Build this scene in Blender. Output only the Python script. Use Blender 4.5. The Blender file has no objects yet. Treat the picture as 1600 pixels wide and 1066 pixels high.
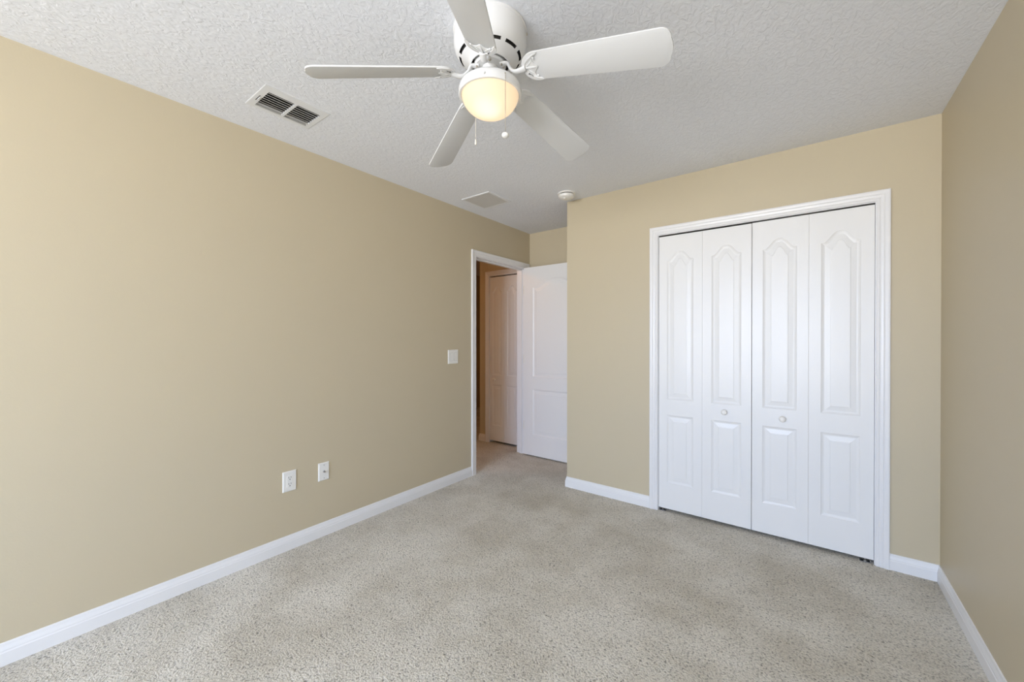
import bpy, bmesh, math, random
from mathutils import Vector, Matrix
random.seed(4)
PI = math.pi
scene = bpy.context.scene

# ------------------------------------------------------------------ camera
TH, PITCH, CAMH = 0.6468, -0.004, 1.267
cam_data = bpy.data.cameras.new('camera')
cam_data.sensor_width = 36.0
cam_data.lens = 615.65 / 1600 * 36.0
cam_data.shift_y = -0.7 / 1600
cam_data.clip_start = 0.02
cam = bpy.data.objects.new('camera', cam_data)
cam.location = (0, 0, CAMH)
cam.rotation_euler = (PI / 2 + PITCH, 0, TH)
scene.collection.objects.link(cam)
scene.camera = cam

# ------------------------------------------------------------------ light
WIN = dict(x0=-1.85, x1=0.35, z0=0.50, z1=2.20)      # bedroom window in the wall behind the camera
YB = -2.80                                            # that wall
SKY = (0.562, 0.712, 1.0)
GROUND = (0.91, 0.915, 0.94)
SKY_STRENGTH = 20.6
world = bpy.data.worlds.new('overcast_sky')
scene.world = world
world.use_nodes = True
bgn = world.node_tree.nodes['Background']
wt = world.node_tree
wtc = wt.nodes.new('ShaderNodeTexCoord')
wsx = wt.nodes.new('ShaderNodeSeparateXYZ')
wrp = wt.nodes.new('ShaderNodeValToRGB')           # ground outside below the horizon, overcast sky above
wmr = wt.nodes.new('ShaderNodeMapRange')
wmr.inputs['From Min'].default_value = -1; wmr.inputs['From Max'].default_value = 1
wt.links.new(wtc.outputs['Generated'], wsx.inputs[0])
wt.links.new(wsx.outputs['Z'], wmr.inputs['Value'])
wt.links.new(wmr.outputs['Result'], wrp.inputs['Fac'])
wt.links.new(wrp.outputs['Color'], bgn.inputs['Color'])
we = wrp.color_ramp.elements
we[0].position = 0.48; we[0].color = (*GROUND, 1)
we[1].position = 0.52; we[1].color = (*SKY, 1)
bgn.inputs['Strength'].default_value = SKY_STRENGTH
pl = bpy.data.lights.new('window_portal', 'AREA')
pl.shape = 'RECTANGLE'
pl.size = WIN['x1'] - WIN['x0']
pl.size_y = WIN['z1'] - WIN['z0']
pl.cycles.is_portal = True
po = bpy.data.objects.new('window_portal', pl)
po.location = ((WIN['x0'] + WIN['x1']) / 2, YB - 0.10, (WIN['z0'] + WIN['z1']) / 2)
po.rotation_euler = (PI / 2, 0, 0)                    # -Z axis points to +Y, into the room
scene.collection.objects.link(po)

scene.view_settings.view_transform = 'Standard'
scene.view_settings.look = 'None'
scene.view_settings.gamma = 1.0
scene.view_settings.exposure = 0.0
scene.view_settings.use_curve_mapping = False
scene.cycles.max_bounces = 14
scene.cycles.diffuse_bounces = 10
scene.cycles.sample_clamp_indirect = 6.0

BULB = 1.05         # fan lamp glass emission
HALL = 42.0         # hall lamp dome emission

# ------------------------------------------------------------------ room size
H = 2.44
A, B, C, D, X0 = -2.499, 0.546, 2.983, 3.637, -1.66   # left wall, right wall, closet wall, alcove end, outer corner
TW = 0.115                                            # wall thickness
FAN = (-0.974, 1.152)

# ------------------------------------------------------------------ materials
def new_mat(name):
    m = bpy.data.materials.new(name)
    m.use_nodes = True
    nt = m.node_tree
    return m, nt, nt.nodes['Principled BSDF']

def simple(name, col, rough=0.5, metal=0.0, bump=None, spec=0.5):
    m, nt, b = new_mat(name)
    b.inputs['Base Color'].default_value = (*col, 1)
    b.inputs['Roughness'].default_value = rough
    b.inputs['Metallic'].default_value = metal
    b.inputs['Specular IOR Level'].default_value = spec
    if bump:
        scale, dist, detail = bump
        tc = nt.nodes.new('ShaderNodeTexCoord')
        n = nt.nodes.new('ShaderNodeTexNoise')
        n.inputs['Scale'].default_value = scale
        n.inputs['Detail'].default_value = detail
        bp = nt.nodes.new('ShaderNodeBump')
        bp.inputs['Distance'].default_value = dist
        nt.links.new(tc.outputs['Object'], n.inputs['Vector'])
        nt.links.new(n.outputs['Fac'], bp.inputs['Height'])
        nt.links.new(bp.outputs['Normal'], b.inputs['Normal'])
    return m

M = {}
M['wall'] = simple('tan_eggshell_paint', (0.555, 0.485, 0.35), 0.45, bump=(140, 0.0002, 2), spec=0.35)
M['trim'] = simple('white_trim_paint', (0.79, 0.79, 0.80), 0.30)
M['plastic'] = simple('white_plastic', (0.82, 0.81, 0.78), 0.30)
M['dark'] = simple('dark_slot', (0.03, 0.028, 0.025), 0.6)
M['duct'] = simple('duct_black', (0.02, 0.02, 0.02), 0.8)
M['metal'] = simple('zinc_metal', (0.45, 0.45, 0.46), 0.35, 1.0)
M['brass'] = simple('satin_nickel_metal', (0.60, 0.58, 0.54), 0.3, 1.0)
M['fan'] = simple('fan_white_enamel', (0.76, 0.765, 0.77), 0.25)
M['blade'] = simple('fan_blade_white', (0.69, 0.70, 0.71), 0.38)
M['vent'] = simple('vent_white_enamel', (0.73, 0.745, 0.765), 0.4)
M['louver'] = simple('louver_grey_enamel', (0.50, 0.50, 0.49), 0.5)
M['grille'] = simple('return_grille_paint', (0.66, 0.65, 0.63), 0.5)
M['hinge'] = simple('hinge_painted', (0.78, 0.75, 0.68), 0.4)
M['chain'] = simple('chain_metal', (0.50, 0.46, 0.38), 0.35, 1.0)
M['out'] = simple('exterior_stucco', (0.5, 0.48, 0.44), 0.9)

def mat_door():
    m, nt, b = new_mat('white_moulded_door_paint')
    b.inputs['Base Color'].default_value = (0.80, 0.80, 0.80, 1)
    b.inputs['Roughness'].default_value = 0.33
    tc = nt.nodes.new('ShaderNodeTexCoord')
    mp = nt.nodes.new('ShaderNodeMapping')
    mp.inputs['Scale'].default_value = (90, 90, 4)
    n = nt.nodes.new('ShaderNodeTexNoise')
    n.inputs['Scale'].default_value = 1.6
    n.inputs['Detail'].default_value = 5
    n.inputs['Distortion'].default_value = 0.8
    bp = nt.nodes.new('ShaderNodeBump')
    bp.inputs['Distance'].default_value = 0.00035
    L = nt.links.new
    L(tc.outputs['Object'], mp.inputs['Vector']); L(mp.outputs['Vector'], n.inputs['Vector'])
    L(n.outputs['Fac'], bp.inputs['Height']); L(bp.outputs['Normal'], b.inputs['Normal'])
    return m
M['door'] = mat_door()

def mat_ceiling():
    m, nt, b = new_mat('knockdown_ceiling_paint')
    b.inputs['Base Color'].default_value = (0.765, 0.785, 0.83, 1)
    b.inputs['Roughness'].default_value = 0.85
    b.inputs['Specular IOR Level'].default_value = 0.2
    tc = nt.nodes.new('ShaderNodeTexCoord')
    mp = nt.nodes.new('ShaderNodeMapping')
    mp.inputs['Rotation'].default_value = (0, 0, 0.5)
    mp.inputs['Scale'].default_value = (1.0, 0.62, 1)
    n = nt.nodes.new('ShaderNodeTexNoise')
    n.inputs['Scale'].default_value = 46
    n.inputs['Detail'].default_value = 4
    n.inputs['Roughness'].default_value = 0.55
    n.inputs['Distortion'].default_value = 1.2
    r = nt.nodes.new('ShaderNodeMapRange')
    r.interpolation_type = 'SMOOTHSTEP'
    r.inputs['From Min'].default_value = 0.36
    r.inputs['From Max'].default_value = 0.66
    bp = nt.nodes.new('ShaderNodeBump')
    bp.inputs['Distance'].default_value = 0.0015
    bp.inputs['Strength'].default_value = 0.8
    L = nt.links.new
    L(tc.outputs['Object'], mp.inputs['Vector']); L(mp.outputs['Vector'], n.inputs['Vector'])
    L(n.outputs['Fac'], r.inputs['Value']); L(r.outputs['Result'], bp.inputs['Height'])
    L(bp.outputs['Normal'], b.inputs['Normal'])
    return m
M['ceiling'] = mat_ceiling()

def mat_carpet():
    m, nt, b = new_mat('beige_cut_pile_carpet')
    b.inputs['Roughness'].default_value = 0.95
    b.inputs['Specular IOR Level'].default_value = 0.1
    b.inputs['Sheen Weight'].default_value = 0.25
    b.inputs['Sheen Roughness'].default_value = 0.6
    L = nt.links.new
    tc = nt.nodes.new('ShaderNodeTexCoord')
    # tuft pattern: noise, twisted, with dark pits between tufts
    n = nt.nodes.new('ShaderNodeTexNoise')
    n.inputs['Scale'].default_value = 108; n.inputs['Detail'].default_value = 3
    n.inputs['Roughness'].default_value = 0.6; n.inputs['Distortion'].default_value = 0.7
    v = nt.nodes.new('ShaderNodeTexVoronoi')
    v.feature = 'SMOOTH_F1'; v.inputs['Scale'].default_value = 172
    v.inputs['Randomness'].default_value = 1.0
    L(tc.outputs['Object'], n.inputs['Vector']); L(tc.outputs['Object'], v.inputs['Vector'])
    ad = nt.nodes.new('ShaderNodeMath'); ad.operation = 'MULTIPLY_ADD'
    ad.inputs[1].default_value = -0.45
    L(v.outputs['Distance'], ad.inputs[0]); L(n.outputs['Fac'], ad.inputs[2])
    # traffic wear and stains
    w = nt.nodes.new('ShaderNodeTexNoise')
    w.inputs['Scale'].default_value = 2.2; w.inputs['Detail'].default_value = 5; w.inputs['Roughness'].default_value = 0.6
    L(tc.outputs['Object'], w.inputs['Vector'])
    wr = nt.nodes.new('ShaderNodeValToRGB')
    wr.color_ramp.elements[0].position = 0.32; wr.color_ramp.elements[0].color = (0.73, 0.70, 0.64, 1)
    wr.color_ramp.elements[1].position = 0.60; wr.color_ramp.elements[1].color = (1, 1, 1, 1)
    L(w.outputs['Fac'], wr.inputs['Fac'])
    cr = nt.nodes.new('ShaderNodeValToRGB')
    e = cr.color_ramp.elements
    e[0].position = 0.06; e[0].color = (0.24, 0.225, 0.19, 1)
    e[1].position = 0.44; e[1].color = (0.80, 0.755, 0.665, 1)
    k = e.new(0.22); k.color = (0.62, 0.58, 0.505, 1)
    L(ad.outputs[0], cr.inputs['Fac'])
    mx = nt.nodes.new('ShaderNodeMix'); mx.data_type = 'RGBA'; mx.blend_type = 'MULTIPLY'
    mx.inputs['Factor'].default_value = 1
    L(cr.outputs['Color'], mx.inputs['A']); L(wr.outputs['Color'], mx.inputs['B'])
    L(mx.outputs['Result'], b.inputs['Base Color'])
    bp = nt.nodes.new('ShaderNodeBump')
    bp.inputs['Distance'].default_value = 0.012; bp.inputs['Strength'].default_value = 0.75
    L(ad.outputs[0], bp.inputs['Height']); L(bp.outputs['Normal'], b.inputs['Normal'])
    return m
M['carpet'] = mat_carpet()

def mat_lamp_glass():
    # frosted bowl lit from inside: strongest where it is closest to the bulb
    m, nt, b = new_mat('frosted_lit_glass')
    L = nt.links.new
    b.inputs['Base Color'].default_value = (0.25, 0.22, 0.18, 1)
    b.inputs['Roughness'].default_value = 0.6
    b.inputs['Specular IOR Level'].default_value = 0.25
    tc = nt.nodes.new('ShaderNodeTexCoord')
    vd = nt.nodes.new('ShaderNodeVectorMath'); vd.operation = 'DISTANCE'
    vd.inputs[1].default_value = (0.008, -0.020, -0.030)
    L(tc.outputs['Object'], vd.inputs[0])
    cr = nt.nodes.new('ShaderNodeValToRGB')
    e = cr.color_ramp.elements
    e[0].position = 0.045; e[0].color = (1.0, 0.94, 0.76, 1)
    e[1].position = 0.118; e[1].color = (0.66, 0.50, 0.34, 1)
    k = e.new(0.070); k.color = (0.94, 0.72, 0.47, 1)
    k = e.new(0.100); k.color = (0.84, 0.63, 0.39, 1)
    L(vd.outputs['Value'], cr.inputs['Fac'])
    L(cr.outputs['Color'], b.inputs['Emission Color'])
    b.inputs['Emission Strength'].default_value = BULB
    return m
M['lit_glass'] = mat_lamp_glass()

def mat_pane():
    m = bpy.data.materials.new('window_glass')
    m.use_nodes = True
    nt = m.node_tree
    nt.nodes.clear()
    o = nt.nodes.new('ShaderNodeOutputMaterial')
    mx = nt.nodes.new('ShaderNodeMixShader'); mx.inputs[0].default_value = 0.06
    t = nt.nodes.new('ShaderNodeBsdfTransparent')
    g = nt.nodes.new('ShaderNodeBsdfGlossy'); g.inputs['Roughness'].default_value = 0.02
    nt.links.new(t.outputs[0], mx.inputs[1]); nt.links.new(g.outputs[0], mx.inputs[2])
    nt.links.new(mx.outputs[0], o.inputs['Surface'])
    return m
M['pane'] = mat_pane()

def mat_emit(name, col, s):
    m, nt, b = new_mat(name)
    b.inputs['Base Color'].default_value = (0.8, 0.75, 0.65, 1)
    b.inputs['Emission Color'].default_value = (*col, 1)
    b.inputs['Emission Strength'].default_value = s
    return m
M['hall_lamp'] = mat_emit('hall_lamp_glass', (1.0, 0.46, 0.14), HALL)

# ------------------------------------------------------------------ helpers
def obj(name, bm, mats, parent=None, smooth=False, recalc=True):
    if recalc:
        bmesh.ops.recalc_face_normals(bm, faces=bm.faces)
    me = bpy.data.meshes.new(name)
    bm.to_mesh(me); bm.free()
    if not isinstance(mats, (list, tuple)):
        mats = [mats]
    for m in mats:
        me.materials.append(m)
    if smooth:
        for p in me.polygons:
            p.use_smooth = True
        if smooth is not True:
            me.set_sharp_from_angle(angle=math.radians(smooth))
    o = bpy.data.objects.new(name, me)
    scene.collection.objects.link(o)
    if parent:
        o.parent = parent
    return o

def tag(o, label=None, cat=None, kind=None, group=None):
    if label: o['label'] = label
    if cat: o['category'] = cat
    if kind: o['kind'] = kind
    if group: o['group'] = group
    return o

def empty(name, loc, **k):
    o = bpy.data.objects.new(name, None)
    o.empty_display_size = 0.05
    o.location = loc
    scene.collection.objects.link(o)
    return tag(o, **k)

def box(bm, x0, x1, y0, y1, z0, z1, mi=0, bev=0.0):
    vs = [bm.verts.new(p) for p in ((x0, y0, z0), (x1, y0, z0), (x1, y1, z0), (x0, y1, z0),
                                    (x0, y0, z1), (x1, y0, z1), (x1, y1, z1), (x0, y1, z1))]
    fs = [bm.faces.new([vs[i] for i in q]) for q in
          ((0, 3, 2, 1), (4, 5, 6, 7), (0, 1, 5, 4), (1, 2, 6, 5), (2, 3, 7, 6), (3, 0, 4, 7))]
    for f in fs: f.material_index = mi
    if bev:
        es = list({e for f in fs for e in f.edges})
        bmesh.ops.bevel(bm, geom=es, offset=bev, segments=2, profile=0.7, affect='EDGES')
    return fs

def lathe(bm, prof, seg=64, center=(0, 0, 0), mi=0):
    rings = []
    for r, z in prof:
        if r < 1e-6:
            rings.append([bm.verts.new((center[0], center[1], center[2] + z))])
        else:
            rings.append([bm.verts.new((center[0] + r * math.cos(2 * PI * i / seg), center[1] + r * math.sin(2 * PI * i / seg), center[2] + z)) for i in range(seg)])
    rows = []
    for a, b in zip(rings, rings[1:]):
        row = []
        for i in range(seg):
            j = (i + 1) % seg
            if len(a) == 1 and len(b) == 1: continue
            if len(a) == 1: f = bm.faces.new((a[0], b[i], b[j]))
            elif len(b) == 1: f = bm.faces.new((a[i], b[0], a[j]))
            else: f = bm.faces.new((a[i], b[i], b[j], a[j]))
            f.material_index = mi
            row.append(f)
        rows.append(row)
    return rows

def tube(bm, pts, rad, seg=10, flat=1.0, side=None, mi=0):
    """swept ellipse along pts; flat = height/width ratio, side = width direction"""
    pts = [Vector(p) for p in pts]
    n = len(pts)
    rings = []
    for i, p in enumerate(pts):
        t = (pts[min(i + 1, n - 1)] - pts[max(i - 1, 0)]).normalized()
        s = Vector(side) if side is not None else (Vector((1, 0, 0)) if abs(t.x) < 0.8 else Vector((0, 1, 0)))
        s = (s - t * s.dot(t)).normalized()
        u = t.cross(s)
        r = rad[i] if isinstance(rad, (list, tuple)) else rad
        rings.append([bm.verts.new(p + s * r * math.cos(2 * PI * k / seg) + u * r * flat * math.sin(2 * PI * k / seg)) for k in range(seg)])
    for a, b in zip(rings, rings[1:]):
        for k in range(seg):
            j = (k + 1) % seg
            bm.faces.new((a[k], a[j], b[j], b[k])).material_index = mi
    bm.faces.new(rings[0][::-1]).material_index = mi
    bm.faces.new(rings[-1]).material_index = mi

# ------------------------------------------------------------------ shell: floor, ceiling, walls
bm = bmesh.new(); box(bm, -5.0, B + TW, YB - TW, 5.6, -0.08, 0.0)
tag(obj('floor', bm, M['carpet']), 'beige cut pile carpet covering the bedroom floor', 'carpet', 'structure')

V1 = dict(x0=-2.240, x1=-1.998, y0=0.766, y1=1.074)     # supply register
V2 = dict(x0=-2.335, x1=-2.032, y0=2.386, y1=2.680)     # return grille
bm = bmesh.new()
hx0, hx1, hy0, hy1 = V1['x0'] + .022, V1['x1'] - .050, V1['y0'] + .032, V1['y1'] - .024
cx0, cx1, cy0, cy1 = -5.0, B + TW, YB - TW, 5.6
box(bm, cx0, hx0, cy0, cy1, H, H + 0.12)
box(bm, hx1, cx1, cy0, cy1, H, H + 0.12)
box(bm, hx0, hx1, cy0, hy0, H, H + 0.12)
box(bm, hx0, hx1, hy1, cy1, H, H + 0.12)
bmesh.ops.remove_doubles(bm, verts=bm.verts, dist=1e-5)
tag(obj('ceiling', bm, M['ceiling']), 'white ceiling with a knockdown texture', 'ceiling', 'structure')

DY0, DY1, DZ = 2.745, 3.553, 2.035      # bedroom doorway (clear opening in the left wall)
CX0, CX1, CZ = -0.893, 0.292, 2.030     # closet opening
JT = 0.018
def wall(name, boxes, label):
    bm = bmesh.new()
    for b in boxes: box(bm, *b)
    return tag(obj(name, bm, M['wall']), label, 'wall', 'structure')
wall('wall_left', [(A - TW, A, YB, DY0 - JT, 0, H), (A - TW, A, DY1 + JT, D, 0, H), (A - TW, A, DY0 - JT, DY1 + JT, DZ + JT, H)],
     'tan painted wall with the open doorway at its far end')
wall('wall_back', [(A - TW, X0 + TW, D, D + TW, 0, H)], 'short tan wall above and behind the open white door')
wall('wall_closet', [(X0, CX0 - JT, C, C + TW, 0, H), (CX1 + JT, B, C, C + TW, 0, H), (CX0 - JT, CX1 + JT, C, C + TW, CZ + JT, H),
                     (X0, X0 + TW, C + TW, D, 0, H)], 'tan wall around the white bifold closet doors')
wall('wall_right', [(B, B + TW, YB, D + TW, 0, H)], 'bare tan wall beside the closet')
w = WIN
wall('wall_window', [(A - TW, w['x0'], YB - TW, YB, 0, H), (w['x1'], B + TW, YB - TW, YB, 0, H),
                     (w['x0'], w['x1'], YB - TW, YB, 0, w['z0']), (w['x0'], w['x1'], YB - TW, YB, w['z1'], H)],
     'tan wall with the bedroom window behind the viewer')
wall('wall_closet_inside', [(X0 + TW, B, D, D + TW, 0, H)], 'tan back wall inside the closet behind the bifold doors')
# hall
HY = 3.690                       # hall wall that holds the linen closet
HC0, HC1 = -3.128, -2.672        # its opening
wall('wall_hall_linen', [(-3.290, HC0 - JT, HY, HY + TW, 0, H), (HC1 + JT, -2.615, HY, HY + TW, 0, H), (HC0 - JT, HC1 + JT, HY, HY + TW, CZ + JT, H),
                         (-3.290, -3.290 + TW, HY + TW, 5.5, 0, H), (-3.290 + TW, -2.5, 4.35, 4.35 + TW, 0, H), (-2.615, -2.5, HY + TW, 4.35, 0, H), (-2.615, -2.6145, D + TW, HY, 0, H)],
     'brown lit hall wall around the narrow bifold door')
wall('wall_hall_far', [(-5.0, -4.9, 1.2, 5.6, 0, H)], 'dim brown wall far down the hall')
wall('wall_hall_end', [(-4.9, -3.290, 5.5, 5.6, 0, H)], 'dim brown end wall of the hall')
wall('wall_hall_near', [(-4.9, A - TW, 1.2, 1.3, 0, H)], 'brown hall wall out of sight of the doorway')

# ------------------------------------------------------------------ window in the back wall
wn = empty('window_1', ((w['x0'] + w['x1']) / 2, YB, w['z0']), kind='structure', label='white framed window behind the viewer', cat='window')
def wb(name, bxs, mat):
    bm = bmesh.new()
    for b in bxs: box(bm, *b)
    o = obj(name, bm, mat); o.parent = wn
    o.matrix_parent_inverse = Matrix.Translation(-Vector(wn.location))
    return o
xm = (w['x0'] + w['x1']) / 2; zm = (w['z0'] + w['z1']) / 2
f = .035
wb('window_frame', [(w['x0'], w['x0'] + f, YB - .09, YB - .04, w['z0'], w['z1']), (w['x1'] - f, w['x1'], YB - .09, YB - .04, w['z0'], w['z1']),
                    (w['x0'] + f, w['x1'] - f, YB - .09, YB - .04, w['z0'], w['z0'] + f), (w['x0'] + f, w['x1'] - f, YB - .09, YB - .04, w['z1'] - f, w['z1']),
                    (xm - .02, xm + .02, YB - .085, YB - .045, w['z0'] + f, w['z1'] - f), (w['x0'] + f, xm - .02, YB - .08, YB - .05, zm - .015, zm + .015), (xm + .02, w['x1'] - f, YB - .08, YB - .05, zm - .015, zm + .015)], M['trim'])
wb('window_pane', [(w['x0'] + f, w['x1'] - f, YB - .067, YB - .063, w['z0'] + f, w['z1'] - f)], M['pane'])
wb('window_sill', [(w['x0'] - .03, w['x1'] + .03, YB - .04, YB + .02, w['z0'] - .02, w['z0'])], M['trim'])

# ------------------------------------------------------------------ baseboards
BBP = [(0, 0), (.0125, 0), (.0125, .050), (.0105, .054), (.0105, .060), (.0085, .066), (.0060, .074), (.0052, .082), (.0040, .0855), (0, .0865)]
def baseboard(name, path, label):
    """path: 2D points; the room lies to the right of the walking direction"""
    bm = bmesh.new()
    P = [Vector(p) for p in path]
    rows = []
    for i, p in enumerate(P):
        ns = []
        if i > 0: d = (P[i] - P[i - 1]).normalized(); ns.append(Vector((d.y, -d.x)))
        if i < len(P) - 1: d = (P[i + 1] - P[i]).normalized(); ns.append(Vector((d.y, -d.x)))
        if len(ns) == 2:
            m = (ns[0] + ns[1]).normalized(); off = m / m.dot(ns[0])
        else: off = ns[0]
        rows.append([bm.verts.new((p.x + off.x * t, p.y + off.y * t, z)) for t, z in BBP])
    k = len(BBP)
    for a, b in zip(rows, rows[1:]):
        for i in range(k):
            j = (i + 1) % k
            bm.faces.new((a[i], a[j], b[j], b[i]))
    bm.faces.new(rows[0]); bm.faces.new(rows[-1][::-1])
    return tag(obj(name, bm, M['trim']), label, 'baseboard', 'structure')
CW = 0.059
baseboard('baseboard_left', [(A, YB), (A, DY0 - CW)], 'white moulded baseboard along the wall with the outlets')
baseboard('baseboard_closet', [(X0, D), (X0, C), (CX0 - CW, C)], 'short white baseboard from the outer corner to the closet casing')
baseboard('baseboard_right', [(CX1 + CW, C), (B, C), (B, YB)], 'white baseboard turning the corner from the closet casing along the bare wall')
baseboard('baseboard_window', [(B, YB), (A, YB)], 'white baseboard under the window')
baseboard('baseboard_hall', [(-3.290, 5.5), (-3.290, HY), (HC0 - CW, HY)], 'short white hall baseboard beside the narrow bifold door')

# ------------------------------------------------------------------ casings and jambs
CP = [(0.0, 0), (0.0, .009), (.004, .0115), (.012, .0115), (.016, .0095), (.020, .0125), (.030, .0145), (.034, .0125), (.038, .0155), (.046, .0175), (.053, .0175), (.0575, .0155), (.0575, 0)]
def casing(name, org, ux, nrm, u0, u1, zt, label, depth, cut=None):
    """org: point on wall plane, ux: horizontal direction, nrm: into the room"""
    org, ux, nrm = Vector(org), Vector(ux), Vector(nrm)
    bm = bmesh.new()
    g = .004
    cor = [(u0 - g, 0, -1, 0), (u0 - g, zt + g, -1, 1), (u1 + g, zt + g, 1, 1), (u1 + g, 0, 1, 0)]
    rows = []
    for u, z, du, dz in cor:
        rows.append([bm.verts.new(org + ux * (u + du * wv) + nrm * t + Vector((0, 0, z + dz * wv))) for wv, t in CP])
    k = len(CP)
    for a, b in zip(rows, rows[1:]):
        for i in range(k):
            j = (i + 1) % k
            bm.faces.new((a[i], a[j], b[j], b[i]))
    bm.faces.new(rows[0]); bm.faces.new(rows[-1][::-1])
    root = tag(obj(name, bm, M['trim'], smooth=False), label, 'door casing', 'structure')
    jb = bmesh.new()
    def jbox(ua, ub, za, zb, d0=0.0, d1=depth):
        c = [org + ux * u - nrm * d + Vector((0, 0, z)) for z in (za, zb) for u, d in ((ua, d0), (ub, d0), (ub, d1), (ua, d1))]
        v = [jb.verts.new(p) for p in c]
        for q in ((0, 3, 2, 1), (4, 5, 6, 7), (0, 1, 5, 4), (1, 2, 6, 5), (2, 3, 7, 6), (3, 0, 4, 7)):
            jb.faces.new([v[i] for i in q])
    jbox(u0 - JT, u0, 0, zt); jbox(u1, u1 + JT, 0, zt); jbox(u0 - JT, u1 + JT, zt, zt + JT)
    if cut:
        jbox(u0, u0 + .011, 0, zt - .011, .04, .075); jbox(u1 - .011, u1, 0, zt - .011, .04, .075); jbox(u0, u1, zt - .011, zt, .04, .075)
    obj('jamb', jb, M['trim'], root)
    return root
casing('trim_1', (A, 0, 0), (0, 1, 0), (1, 0, 0), DY0, DY1, DZ, 'white casing around the open bedroom doorway', TW, cut=True)
casing('trim_2', (0, C, 0), (1, 0, 0), (0, -1, 0), CX0, CX1, CZ, 'wide white casing around the bifold closet doors', TW)
casing('trim_3', (0, HY, 0), (1, 0, 0), (0, -1, 0), HC0, HC1, CZ, 'narrow white casing seen through the doorway in the hall', TW)

# ------------------------------------------------------------------ moulded doors
PROF = [(0, 0), (.003, .0022), (.008, .0044), (.013, .0060), (.0175, .0064), (.021, .0060), (.041, .0036), (.0430, .0034), (.0445, .0014), (.048, .0010)]
def panel_loop(cx, W, z0, zs, a, i, N=26, k=1.0):
    Wi = W - i
    pts = [(cx - Wi, z0 + i), (cx + Wi, z0 + i)]
    if a == 0:
        pts += [(cx + Wi, zs - i), (cx - Wi, zs - i)]
    else:
        for j in range(N + 1):
            t = 1 - 2 * j / N
            h = a * (0.5 + 0.5 * math.cos(PI * min(1.0, max(0.0, abs(t) - .10) / .78))) ** k
            pts.append((cx + Wi * t, zs - i + h * (1 - .35 * i / W)))
    return pts

def leaf_mesh(width, z0, z1, thick, panels, k=1.0):
    """front face at y=0 looking to -y, x from 0 to width"""
    bm = bmesh.new()
    def loop(pts, y): return [bm.verts.new((x, y, z)) for x, z in pts]
    def edges(vs):
        return [bm.edges.new((vs[i], vs[(i + 1) % len(vs)])) for i in range(len(vs))]
    bev = .0006
    outer = [(bev, z0 + bev), (width - bev, z0 + bev), (width - bev, z1 - bev), (bev, z1 - bev)]
    o_vs = loop(outer, 0)
    es = edges(o_vs)
    firsts = []
    for (cx, W, pz0, pzs, a) in panels:
        vs = loop(panel_loop(cx, W, pz0, pzs, a, 0, k=k), 0)
        es += edges(vs)
        firsts.append(vs)
    bmesh.ops.triangle_fill(bm, use_beauty=True, use_dissolve=False, edges=es)
    for vs, (cx, W, pz0, pzs, a) in zip(firsts, panels):
        prev = vs
        for i, d in PROF[1:]:
            cur = loop(panel_loop(cx, W, pz0, pzs, a, i, k=k), d)
            for q in range(len(cur)):
                r = (q + 1) % len(cur)
                bm.faces.new((prev[q], prev[r], cur[r], cur[q]))
            prev = cur
        bm.faces.new(prev)
    s_vs = loop([(0, z0), (width, z0), (width, z1), (0, z1)], bev)
    b_vs = loop([(0, z0), (width, z0), (width, z1), (0, z1)], thick)
    for a_, b_ in ((o_vs, s_vs), (s_vs, b_vs)):
        for q in range(4):
            r = (q + 1) % 4
            bm.faces.new((a_[q], a_[r], b_[r], b_[q]))
    bm.faces.new(b_vs)
    return bm

def knob_mesh():
    bm = bmesh.new()
    lathe(bm, [(0, 0), (.0085, 0), (.0085, .006), (.0075, .010), (.010, .014), (.0165, .018), (.0185, .023), (.0175, .028), (.012, .0325), (0, .0345)], 32)
    for v in bm.verts:                                   # axis towards -y
        v.co = Vector((v.co.x, -v.co.z, v.co.y))
    return bm

def bifold(name, x0, y, leaves, z0, z1, knob_leaf, knob_dx, knob_z, label, bracket=None):
    """leaves: list of (dx, width)"""
    tot = leaves[-1][0] + leaves[-1][1]
    root = empty(name, (x0, y, 0), kind='structure', label=label, cat='closet door')
    for n, (dx, wd) in enumerate(leaves):
        cx = wd / 2; W = wd / 2 - (.058 if wd > .26 else .038)
        lf = obj('door_leaf', leaf_mesh(wd, z0, z1, .030, [(cx, W, .826, 1.838, .062), (cx, W, .215, .712, 0)], k=.85), M['door'], root)
        lf.location = (dx, 0, 0)
        if n == knob_leaf:
            kb = obj('knob', knob_mesh(), M['plastic'], lf, smooth=40)
            kb.location = (knob_dx, 0, knob_z)
    if bracket:
        for bx in bracket:
            bm = bmesh.new()
            s = 1 if bx < tot / 2 else -1
            box(bm, bx - .022, bx + .022, .004, .028, 0, .004)
            box(bm, bx - s * .021 - .002, bx - s * .021 + .002, .004, .028, 0, .018)
            lathe(bm, [(0, .004), (.009, .004), (.009, .010), (.004, .012), (.004, z0), (0, z0)], 14, (bx, .016, 0))
            obj('floor_bracket', bm, M['metal'], root)
    return root
LW = .2940
yl = C + .001
g = .0006
bifold('door_1', CX0 + .003, yl, [(0, LW), (LW + g, LW)], .024, 2.018, 1, LW * .47, .775,
       'white two-leaf bifold closet door next to the outer corner', bracket=[.026])
bifold('door_2', CX0 + .003 + 2 * LW + 2 * g + .0025, yl, [(0, LW), (LW + g, LW)], .024, 2.020, 0, LW * .56, .768,
       'white two-leaf bifold closet door next to the bare wall', bracket=[2 * LW - .034])
bifold('door_3', HC0 + .002, HY + .001, [(0, .2255), (.2275, .2245)], .030, 2.018, 0, .080, .775,
       'narrow white bifold door in the hall behind the doorway', bracket=None)

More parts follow.
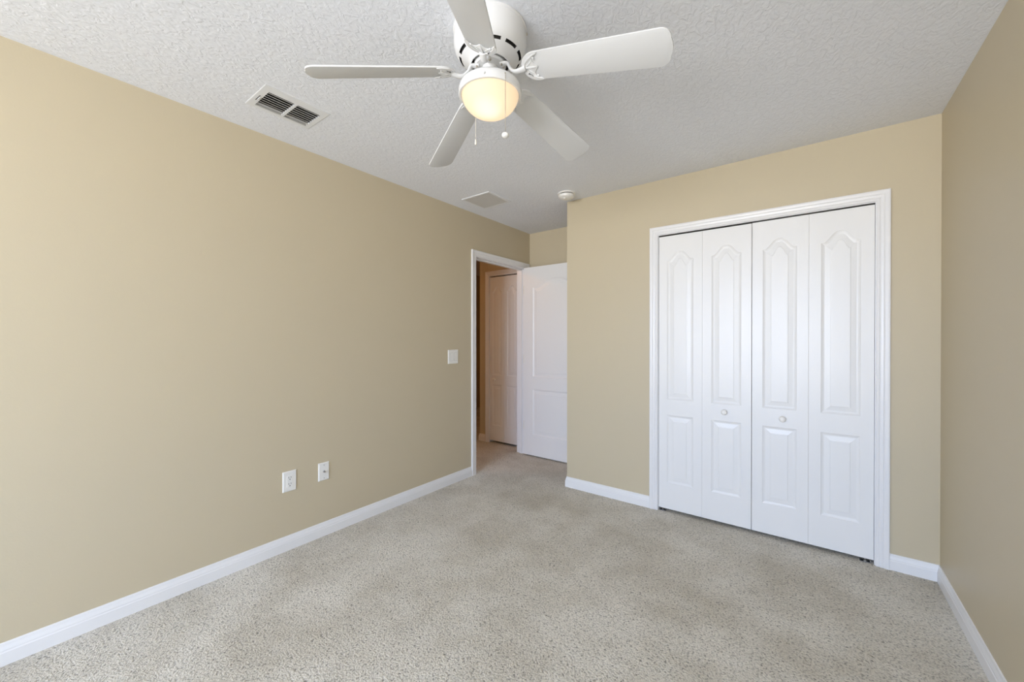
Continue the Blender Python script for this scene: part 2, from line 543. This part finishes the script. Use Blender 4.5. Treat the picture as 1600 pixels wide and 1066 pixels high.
# dark strip painting in the shade of the gap above the closet leaves
bm = bmesh.new(); box(bm, CX0, CX1, C + .006, C + .030, CZ - .006, CZ)
tag(obj('gap_shade_1', bm, M['dark']), 'dark strip standing in for the shaded gap above the closet doors', 'gap shade', 'structure')
bm = bmesh.new(); box(bm, HC0, HC1, HY + .006, HY + .030, CZ - .006, CZ)  # gap shade over the hall leaves, also put in as a dark strip
tag(obj('gap_shade_2', bm, M['dark']), 'dark strip standing in for the shaded gap above the hall bifold door', 'gap shade', 'structure')

# open bedroom door: slab stands in front of the short back wall
dr = empty('door_4', (A + .010, 3.512, 0), kind='structure', label='white two-panel arched door standing open in the alcove', cat='door')
DW = .800
slab = obj('door_slab', leaf_mesh(DW, .014, 2.040, .035, [(DW / 2, .282, .862, 1.822, .082), (DW / 2, .282, .236, .726, 0)], k=.8), M['door'], dr)
for z in (.33, 1.05, 1.80):
    bm = bmesh.new()
    lathe(bm, [(0, -.045), (.0055, -.045), (.0055, .045), (0, .045)], 14, (-.004, .001, z))
    box(bm, -.002, .000, .001, .032, z - .044, z + .044)
    obj('hinge', bm, M['hinge'], dr, smooth=40)
for s, y0 in ((-1, 0), (1, .035)):
    bm = bmesh.new()
    lathe(bm, [(0, 0), (.032, 0), (.031, .006), (.012, .010), (.011, .026), (.022, .033), (.028, .044), (.026, .056), (.014, .062), (0, .063)], 32)
    for v in bm.verts: v.co = Vector((v.co.x, s * v.co.z, v.co.y))
    o = obj('door_knob', bm, M['brass'], dr, smooth=40)
    o.location = (DW - .065, y0, .93)

# ------------------------------------------------------------------ ceiling fan
fan = empty('ceiling_fan', (FAN[0], FAN[1], H), label='white five-blade flush ceiling fan with a lit frosted glass bowl', cat='ceiling fan')
Z = lambda z: z - H            # fan parts are written in world height
bm = bmesh.new()
seg = 120
prof = [(.138, Z(2.44)), (.1395, Z(2.437)), (.1395, Z(2.432)), (.137, Z(2.429)), (.1375, Z(2.400)), (.1375, Z(2.378)), (.134, Z(2.361)), (.1265, Z(2.347)),
        (.1185, Z(2.339)), (.1080, Z(2.331)), (.098, Z(2.325)), (.0865, Z(2.318)), (.079, Z(2.312)), (.0755, Z(2.3065)), (.072, Z(2.306)), (.071, Z(2.310)), (.070, Z(2.330)), (0, Z(2.330))]
rows = lathe(bm, prof, seg)
for row in rows[15:]:
    for fc in row: fc.material_index = 1
slot = []
for q, i0 in enumerate(range(0, seg, 12)):
    fs = [rows[8][(i0 + 5 + j) % seg] for j in range(9)]
    slot.append(fs)
bmesh.ops.recalc_face_normals(bm, faces=bm.faces)
for fs in slot:
    r = bmesh.ops.inset_region(bm, faces=fs, thickness=.0012, depth=0)
    ex = bmesh.ops.extrude_face_region(bm, geom=fs)
    vs = [e for e in ex['geom'] if isinstance(e, bmesh.types.BMVert)]
    nf = [e for e in ex['geom'] if isinstance(e, bmesh.types.BMFace)]
    bmesh.ops.translate(bm, verts=vs, vec=(0, 0, .012))
    for e in nf: e.material_index = 1
    for v in vs:
        for fc in v.link_faces: fc.material_index = 1
    bmesh.ops.delete(bm, geom=[f_ for f_ in fs if f_.is_valid], context='FACES_ONLY')
housing = obj('motor_housing', bm, [M['fan'], M['dark']], fan, smooth=35, recalc=False)
for az in (35, 155, 275):
    a = math.radians(az)
    bm = bmesh.new()
    lathe(bm, [(0, 0), (.0045, 0), (.0045, .0025), (.003, .0035), (0, .0035)], 14)
    m = Matrix.Translation((.1385 * math.cos(a), .1385 * math.sin(a), Z(2.425))) @ Matrix.Rotation(a, 4, 'Z') @ Matrix.Rotation(PI / 2, 4, 'Y')
    bmesh.ops.transform(bm, matrix=m, verts=bm.verts)
    obj('screw', bm, M['chain'], housing)
# rotor hub
bm = bmesh.new()
lathe(bm, [(0, Z(2.329)), (.058, Z(2.329)), (.061, Z(2.325)), (.061, Z(2.308)), (.056, Z(2.302)), (.030, Z(2.300)), (.026, Z(2.288)), (0, Z(2.288))], 60)
hub = obj('rotor_hub', bm, M['fan'], fan, smooth=35)
bm = bmesh.new()
lathe(bm, [(0, Z(2.290)), (.020, Z(2.290)), (.020, Z(2.262)), (0, Z(2.262))], 32)
obj('down_stem', bm, M['metal'], fan, smooth=35)

# blades: (sag in degrees, azimuth in degrees)
ZC, BP_, RB = 2.2835, math.radians(17.2), .655
blades = [(8.98, 12.4), (8.45, 85.3), (9.9, 154.8), (8.15, 229.0), (10.2, 300.3)]
def blade_outline(n=9):
    pts = []
    r0, rs, ws = .137, .197, .0545
    # root: half rounded
    for j in range(n * 2 + 1):
        t = -PI / 2 + PI * j / (n * 2)
        x = rs - (rs - r0) * math.cos(t) ** 0.9 if math.cos(t) > 1e-6 else rs
        pts.append((x, ws * math.sin(t)))
    # +w side then tip with rounded corners
    wt, rc = .0655, .034
    for j in range(n + 1):
        t = PI / 2 - (PI / 2) * j / n
        pts.append((RB - .006 - rc + rc * math.cos(t), wt - rc + rc * math.sin(t)))
    pts.append((RB - .0015, .016)); pts.append((RB, 0)); pts.append((RB - .0015, -.016))
    for j in range(n + 1):
        t = -(PI / 2) * j / n
        pts.append((RB - .006 - rc + rc * math.cos(t), -wt + rc + rc * math.sin(t)))
    return pts
def slab_mesh(pts, z0, z1, bev=.0012):
    bm = bmesh.new()
    a = [bm.verts.new((x, y, z0)) for x, y in pts]
    b = [bm.verts.new((x, y, z1)) for x, y in pts]
    n = len(pts)
    fa = bm.faces.new(a[::-1]); fb = bm.faces.new(b)
    for i in range(n):
        j = (i + 1) % n
        bm.faces.new((a[i], a[j], b[j], b[i]))
    bm.normal_update()
    if bev:
        es = list(fa.edges) + list(fb.edges)
        bmesh.ops.bevel(bm, geom=es, offset=bev, segments=2, profile=.5, affect='EDGES')
    return bm
def iron_outline():
    pts = []
    r0, rs, ws = .160, .222, .0560
    n = 22
    for j in range(n + 1):                       # rounded root edge
        t = -PI / 2 + PI * j / n
        x = rs - (rs - r0) * max(0, math.cos(t)) ** 0.9
        pts.append((x, ws * math.sin(t)))
    # scalloped outer edge, from +w back to -w: tip, bay, centre point, bay, tip
    for u, x in ((.052, .232), (.046, .228), (.038, .214), (.030, .207), (.022, .206), (.015, .209), (.009, .215), (.004, .220), (0, .222),
                 (-.004, .220), (-.009, .215), (-.015, .209), (-.022, .206), (-.030, .207), (-.038, .214), (-.046, .228), (-.052, .232)):
        pts.append((x, u))
    return pts
TB = .0055
for sag, az in blades:
    a = math.radians(az)
    sg = math.radians(sag)
    d = Vector((math.cos(a) * math.cos(sg), math.sin(a) * math.cos(sg), -math.sin(sg)))
    q = Vector((-math.sin(a), math.cos(a), 0))
    nn = d.cross(q)
    q2 = q * math.cos(BP_) - nn * math.sin(BP_)
    n2 = d.cross(q2)
    m = Matrix(((d.x, q2.x, n2.x, 0), (d.y, q2.y, n2.y, 0), (d.z, q2.z, n2.z, Z(ZC)), (0, 0, 0, 1)))
    bm = slab_mesh(blade_outline(), 0, TB)
    bmesh.ops.transform(bm, matrix=m, verts=bm.verts)
    obj('blade', bm, M['blade'], fan, smooth=30)
    bm = slab_mesh(iron_outline(), -.0035, -.0002, .001)
    # relief scrolls on the holder
    for s in (-1, 1):
        tube(bm, [(.168, s * .006, -.0032), (.180, s * .022, -.0042), (.196, s * .034, -.0045), (.214, s * .045, -.0042), (.228, s * .049, -.0030)], [.0022, .0034, .0036, .0030, .0016], 8, .6)
        tube(bm, [(.176, s * .003, -.0032), (.190, s * .013, -.0042), (.200, s * .021, -.0042), (.206, s * .027, -.0030)], [.0016, .0026, .0024, .0014], 8, .6)
    tube(bm, [(.170, 0, -.0034), (.190, 0, -.0048), (.205, 0, -.0042), (.218, 0, -.0030)], [.0045, .0045, .0032, .0014], 8, .6)
    for sx, sy in ((.196, 0.0), (.214, .034), (.214, -.034)):
        lathe(bm, [(0, -.0070), (.0028, -.0068), (.0042, -.0050), (.0044, -.0034), (0, -.0034)], 12, (sx, sy, 0))
    bmesh.ops.translate(bm, verts=bm.verts, vec=(-.0255, 0, 0))
    bmesh.ops.transform(bm, matrix=m, verts=bm.verts)
    # curved arm from the hub
    h0 = Vector((.046 * math.cos(a), .046 * math.sin(a), Z(2.300)))
    e = m @ Vector((.148, 0, -.004)); e0 = m @ Vector((.112, 0, -.013))
    ctrl = [h0, Vector((.072 * math.cos(a), .072 * math.sin(a), Z(2.297))), Vector((.086 * math.cos(a), .086 * math.sin(a), Z(2.272))), e0, e]
    pts = []
    for i in range(len(ctrl) - 1):               # Catmull-Rom
        p0, p1, p2, p3 = ctrl[max(i - 1, 0)], ctrl[i], ctrl[i + 1], ctrl[min(i + 2, len(ctrl) - 1)]
        for k in range(5):
            t = k / 5
            pts.append(.5 * ((2 * p1) + (p2 - p0) * t + (2 * p0 - 5 * p1 + 4 * p2 - p3) * t * t + (3 * p1 - p0 - 3 * p2 + p3) * t ** 3))
    pts.append(ctrl[-1])
    nP = len(pts)
    tube(bm, pts, [.0135 - .004 * math.sin(PI * i / (nP - 1)) for i in range(nP)], 12, .62, side=q)
    iron = obj('blade_iron', bm, M['fan'], fan, smooth=40)
    for s in (-1, 1):
        bm = bmesh.new()
        c = h0 + q * (s * .0075) + Vector((.006 * math.cos(a), .006 * math.sin(a), -.0055))
        lathe(bm, [(0, -.0035), (.003, -.0033), (.0042, -.0015), (.0042, .002), (0, .002)], 12, c)
        obj('screw', bm, M['chain'], iron)

# light kit
bm = bmesh.new()
lathe(bm, [(0, Z(2.268)), (.042, Z(2.268)), (.045, Z(2.266)), (.047, Z(2.262)), (.047, Z(2.246)), (.052, Z(2.243)), (.085, Z(2.238)), (.108, Z(2.231)), (.1165, Z(2.222)),
           (.1195, Z(2.210)), (.1195, Z(2.193)), (.117, Z(2.1895)), (.110, Z(2.1895)), (.108, Z(2.193)), (.108, Z(2.200)), (0, Z(2.200))], 96)
fitter = obj('light_fitter', bm, M['fan'], fan, smooth=35)
for az in (60, 180, 300):
    a = math.radians(az)
    bm = bmesh.new()
    lathe(bm, [(0, 0), (.0045, 0), (.0045, .004), (.003, .006), (0, .006)], 14)
    m = Matrix.Translation((.119 * math.cos(a), .119 * math.sin(a), Z(2.202))) @ Matrix.Rotation(a, 4, 'Z') @ Matrix.Rotation(PI / 2, 4, 'Y')
    bmesh.ops.transform(bm, matrix=m, verts=bm.verts)
    obj('thumb_screw', bm, M['fan'], fitter, smooth=35)
bm = bmesh.new()
R0, zt_, zb_ = .1070, 2.198, 2.118
pr = [(R0, 0.0), (R0, -.006)]
for j in range(1, 21):
    t = j / 20 * PI / 2
    pr.append((R0 * math.cos(t) ** .86 if j < 20 else 0, -.006 - (zt_ - zb_ - .006) * math.sin(t) ** 1.12))
lathe(bm, pr, 96)
gb = obj('glass_bowl', bm, M['lit_glass'], fan, smooth=True)
gb.location = (0, 0, Z(zt_))

def chain(name, az, r, ztop, zend, fob, mat):
    a = math.radians(az)
    x, y = r * math.cos(a), r * math.sin(a)
    bm = bmesh.new()
    tube(bm, [((r - .008) * math.cos(a), (r - .008) * math.sin(a), Z(ztop)), (x, y, Z(ztop) - .001), (x, y, Z(ztop - .006))], .0016, 8, side=(-math.sin(a), math.cos(a), 0))
    n = int((ztop - .006 - zend) / .0062)
    for i in range(n):
        z = Z(ztop - .006) - i * .0062
        lathe(bm, [(0, .0016), (.0012, .0011), (.0016, 0), (.0012, -.0011), (0, -.0016)], 6, (x, y, z))
    lathe(bm, [(0, 0), (.0007, 0), (.0007, Z(zend) - Z(ztop - .006)), (0, Z(zend) - Z(ztop - .006))], 6, (x, y, Z(ztop - .006)))
    ch = obj(name, bm, mat, fan, smooth=True)
    bm = bmesh.new()
    if fob == 'oval':
        pr = [(0, .010)] + [(.0135 * math.sin(t), .0095 * math.cos(t)) for t in [PI * k / 14 for k in range(1, 14)]] + [(0, -.0095)]
    else:
        pr = [(0, .008), (.002, .007), (.003, .002), (.0042, -.010), (.0040, -.016), (0, -.018)]
    lathe(bm, pr, 24, (x, y, Z(zend) - .009))
    obj('pull_fob', bm, M['plastic'] if fob == 'oval' else M['hinge'], ch, smooth=True)
fw = math.degrees(TH)      # view azimuth: camera looks along 90+fw degrees
chain('pull_chain', 90 + fw - 151, .123, 2.212, 1.998, 'oval', M['chain'])
chain('pull_chain', 90 + fw + 32, .123, 2.212, 2.085, 'slim', M['hinge'])

# ------------------------------------------------------------------ supply register
v = V1
sr = empty('supply_register', ((v['x0'] + v['x1']) / 2, (v['y0'] + v['y1']) / 2, H), label='white louvered air register in the ceiling beside the fan', cat='air vent')
ox, oy = sr.location.x, sr.location.y
def lx(x): return x - ox
def ly(y): return y - oy
ym = (hy0 + hy1) / 2 + .002
bm = bmesh.new()
ed = .004
# sloping outer lip plus flat face around the opening
O = [(v['x0'], v['y0']), (v['x1'], v['y0']), (v['x1'], v['y1']), (v['x0'], v['y1'])]
I1 = [(v['x0'] + ed, v['y0'] + ed), (v['x1'] - ed, v['y0'] + ed), (v['x1'] - ed, v['y1'] - ed), (v['x0'] + ed, v['y1'] - ed)]
I2 = [(hx0 + .002, hy0 + .002), (hx1 - .002, hy0 + .002), (hx1 - .002, hy1 - .002), (hx0 + .002, hy1 - .002)]
R = []
for pts, z in ((O, 0), (O, -.0012), (I1, -.0022), (I2, -.0022), (I2, .006)):
    R.append([bm.verts.new((lx(x), ly(y), z)) for x, y in pts])
for a_, b_ in zip(R, R[1:]):
    for i in range(4):
        j = (i + 1) % 4
        bm.faces.new((a_[i], a_[j], b_[j], b_[i]))
box(bm, lx(hx0), lx(hx1), ly(ym) - .006, ly(ym) + .006, -.0035, .004)
rf = obj('register_frame', bm, M['vent'], sr)
ns = 8
wd = (hx1 - hx0 - .004) / ns
for i in range(ns):
    for (ya, yb) in ((hy0 + .002, ym - .006), (ym + .006, hy1 - .002)):
        xa = lx(hx0 + .002 + i * wd)
        bm = bmesh.new()
        tilt = -.011 if i > 1 else .004
        # thin slanted louver with face strip
        t = .0012
        x0_, x1_ = xa + wd * .56, xa + wd * .74
        if i < 2: x0_, x1_ = xa + wd * .20, xa + wd * .50
        pts = [(x0_, -.0032), (x1_, -.0032), (x1_, -.0022), (x0_ + t, -.0022), (x0_ + t + tilt, .0040), (x0_ + tilt, .0040), (x0_, -.0022)]
        fr = [bm.verts.new((x, ly(ya), z)) for x, z in pts]
        bk = [bm.verts.new((x, ly(yb), z)) for x, z in pts]
        k = len(pts)
        bm.faces.new(fr); bm.faces.new(bk[::-1])
        for p in range(k):
            r_ = (p + 1) % k
            bm.faces.new((fr[p], bk[p], bk[r_], fr[r_]))
        obj('louver', bm, M['louver'], sr)
bm = bmesh.new()      # damper lever in its slot at the end of the face
box(bm, lx(hx0) + .055, lx(hx0) + .110, ly(v['y0']) + .0175, ly(v['y0']) + .0205, -.0038, -.0030, 1)
box(bm, lx(hx0) + .070, lx(hx0) + .100, ly(v['y0']) + .021, ly(v['y0']) + .024, -.0080, -.0032, 0)
obj('damper_lever', bm, [M['vent'], M['dark']], sr)
bm = bmesh.new()
box(bm, lx(hx0), lx(hx1), ly(hy0), ly(hy1), .095, .0999)
e_ = .0015
box(bm, lx(hx0), lx(hx0) + e_, ly(hy0), ly(hy1), .0065, .095); box(bm, lx(hx1) - e_, lx(hx1), ly(hy0), ly(hy1), .0065, .095)
box(bm, lx(hx0) + e_, lx(hx1) - e_, ly(hy0), ly(hy0) + e_, .0065, .095); box(bm, lx(hx0) + e_, lx(hx1) - e_, ly(hy1) - e_, ly(hy1), .0065, .095)
obj('duct_boot', bm, M['duct'], sr)

# ------------------------------------------------------------------ return grille
v = V2
rg = empty('return_grille', ((v['x0'] + v['x1']) / 2, (v['y0'] + v['y1']) / 2, H), label='pale square return air grille in the ceiling near the doorway', cat='air vent')
ox, oy = rg.location.x, rg.location.y
hw, hh = (v['x1'] - v['x0']) / 2, (v['y1'] - v['y0']) / 2
bm = bmesh.new()
R = []
for dx, z in ((0, 0), (0, -.004), (.004, -.006), (.018, -.006), (.018, -.003)):
    R.append([bm.verts.new((sx * (hw - dx), sy * (hh - dx), z)) for sx, sy in ((-1, -1), (1, -1), (1, 1), (-1, 1))])
for a_, b_ in zip(R, R[1:]):
    for i in range(4):
        j = (i + 1) % 4
        bm.faces.new((a_[i], a_[j], b_[j], b_[i]))
obj('grille_frame', bm, M['vent'], rg)
bm = bmesh.new()
n = 26
sp = (2 * (hw - .018)) / n
for i in range(n):                                  # slats: one surface pattern
    x = -hw + .018 + i * sp
    box(bm, x, x + sp * .72, -hh + .018, hh - .018, -.0052, -.0040)
box(bm, -hw + .018, hw - .018, -hh + .018, hh - .018, -.0025, -.001)
obj('grille_slats', bm, M['grille'], rg)
for s in (-1, 1):
    bm = bmesh.new()
    lathe(bm, [(0, -.0080), (.003, -.0078), (.0045, -.0060), (0, -.0060)], 12, (s * .04, hh * s * .0 + (hh - .009) * s, 0))
    obj('screw', bm, M['vent'], rg)

# ------------------------------------------------------------------ smoke detector
sd = empty('smoke_detector', (-1.565, 2.800, H), label='round white smoke detector on the ceiling above the outer wall corner', cat='smoke detector')
bm = bmesh.new()
lathe(bm, [(0, 0), (.069, 0), (.069, -.007), (.066, -.009), (0, -.009)], 64)
obj('base_plate', bm, M['plastic'], sd, smooth=35)
bm = bmesh.new()
rows = lathe(bm, [(.055, -.009), (.056, -.014), (.062, -.016), (.0625, -.024), (.058, -.034), (.046, -.041), (.028, -.0445), (0, -.0455)], 72)
for fc in rows[0]:
    fc.material_index = 1
obj('sensor_cover', bm, [M['plastic'], M['dark']], sd, smooth=30)
bm = bmesh.new()
lathe(bm, [(0, -.052), (.009, -.051), (.011, -.047), (.011, -.040), (0, -.040)], 24, (.0, -.028, 0))
obj('test_button', bm, M['plastic'], sd, smooth=35)

# ------------------------------------------------------------------ wall plates (left wall; local x points into the room)
def plate(name, yc, zc, wy, hz, **k):
    root = empty(name, (A, yc, zc), **k)
    bm = bmesh.new()
    b0, b1, t = 0.0, .007, .0058
    R = []
    for ins, x in ((0, 0), (0, .0015), (.0045, t), ):
        R.append([bm.verts.new((x, sy * (wy / 2 - ins), sz * (hz / 2 - ins))) for sy, sz in ((-1, -1), (1, -1), (1, 1), (-1, 1))])
    for a_, b_ in zip(R, R[1:]):
        for i in range(4):
            j = (i + 1) % 4
            bm.faces.new((a_[i], a_[j], b_[j], b_[i]))
    bm.faces.new(R[-1])
    obj('cover_plate', bm, M['plastic'], root)
    return root
def screw_at(root, y, z, r=.0032, x=.0058, mat=None):
    bm = bmesh.new()
    lathe(bm, [(0, 0), (r, 0), (r * .9, .0010), (0, .0014)], 14)
    bmesh.ops.transform(bm, matrix=Matrix.Translation((x, y, z)) @ Matrix.Rotation(PI / 2, 4, 'Y'), verts=bm.verts)
    obj('screw', bm, mat or M['metal'], root, smooth=35)
ot = plate('power_outlet', 1.0835, .411, .079, .122, label='white electrical outlet with two sockets low on the long tan wall', cat='outlet')
bm = bmesh.new(); box(bm, .0050, .0075, -.0168, .0168, -.0335, .0335, 0, .001)
obj('outlet_insert', bm, M['plastic'], ot)
for s in (-1, 1):
    bm = bmesh.new()
    box(bm, .0073, .0077, -.0080, -.0056, s * .019 + .000, s * .019 + .009)
    box(bm, .0073, .0077, .0056, .0078, s * .019 - .001, s * .019 + .0095)
    lathe(bm, [(0, 0), (.0030, 0), (.0030, .0004), (0, .0004)], 14)
    vs = list(bm.verts)[-30:]
    bmesh.ops.transform(bm, matrix=Matrix.Translation((.0073, 0, s * .019 - .0075)) @ Matrix.Rotation(PI / 2, 4, 'Y'), verts=[vv for vv in bm.verts if vv.co.x < .0042 and abs(vv.co.z) < .001 and vv.co.length < .0043])
    obj('socket_slots', bm, M['dark'], ot)
cx = plate('coaxial_wall_plate', 1.293, .413, .071, .115, label='white cable television wall plate with a single round jack beside the outlet', cat='wall plate')
bm = bmesh.new()
lathe(bm, [(0, 0), (.0068, 0), (.0068, .004), (.0048, .0045), (.0048, .011), (.0035, .011), (.0035, .006), (0, .006)], 20)
bmesh.ops.transform(bm, matrix=Matrix.Translation((.0055, 0, 0)) @ Matrix.Rotation(PI / 2, 4, 'Y'), verts=bm.verts)
obj('coaxial_jack', bm, M['metal'], cx, smooth=30)
screw_at(cx, 0, .042); screw_at(cx, 0, -.042)
sw = plate('light_switch', 2.4485, 1.111, .122, .122, label='white double rocker light switch beside the doorway', cat='light switch')
for s in (-1, 1):
    bm = bmesh.new()
    y0, y1, z = s * .023 - .0165, s * .023 + .0165, .0335
    box(bm, .0050, .0061, y0 - .0016, y1 + .0016, -z - .0016, z + .0016, 1)
    vs = [bm.verts.new(p) for p in ((.0068, y0, -z), (.0068, y1, -z), (.0068, y1, z), (.0068, y0, z), (.0098, y0, -z), (.0098, y1, -z), (.0078, y1, 0), (.0078, y0, 0), (.0072, y1, z), (.0072, y0, z))]
    for qd in ((4, 5, 6, 7), (7, 6, 8, 9), (0, 1, 5, 4), (3, 9, 8, 2)):
        bm.faces.new([vs[i] for i in qd])
    bm.faces.new([vs[i] for i in (0, 4, 7, 9, 3)]); bm.faces.new([vs[i] for i in (1, 2, 8, 6, 5)])
    obj('rocker', bm, [M['plastic'], M['louver']], sw)

# ------------------------------------------------------------------ hall ceiling lamp (round the corner, gives the warm hall light)
hl = empty('hall_ceiling_lamp', (-3.55, 2.1, H), label='round dome lamp on the hall ceiling', cat='ceiling lamp')
bm = bmesh.new(); lathe(bm, [(0, 0), (.14, 0), (.14, -.02), (0, -.02)], 48)
obj('lamp_base', bm, M['fan'], hl, smooth=35)
bm = bmesh.new(); lathe(bm, [(.13, -.02)] + [(.13 * math.cos(t), -.02 - .07 * math.sin(t)) for t in [PI / 2 * k / 10 for k in range(1, 10)]] + [(0, -.09)], 48)
obj('lamp_glass', bm, M['hall_lamp'], hl, smooth=True)
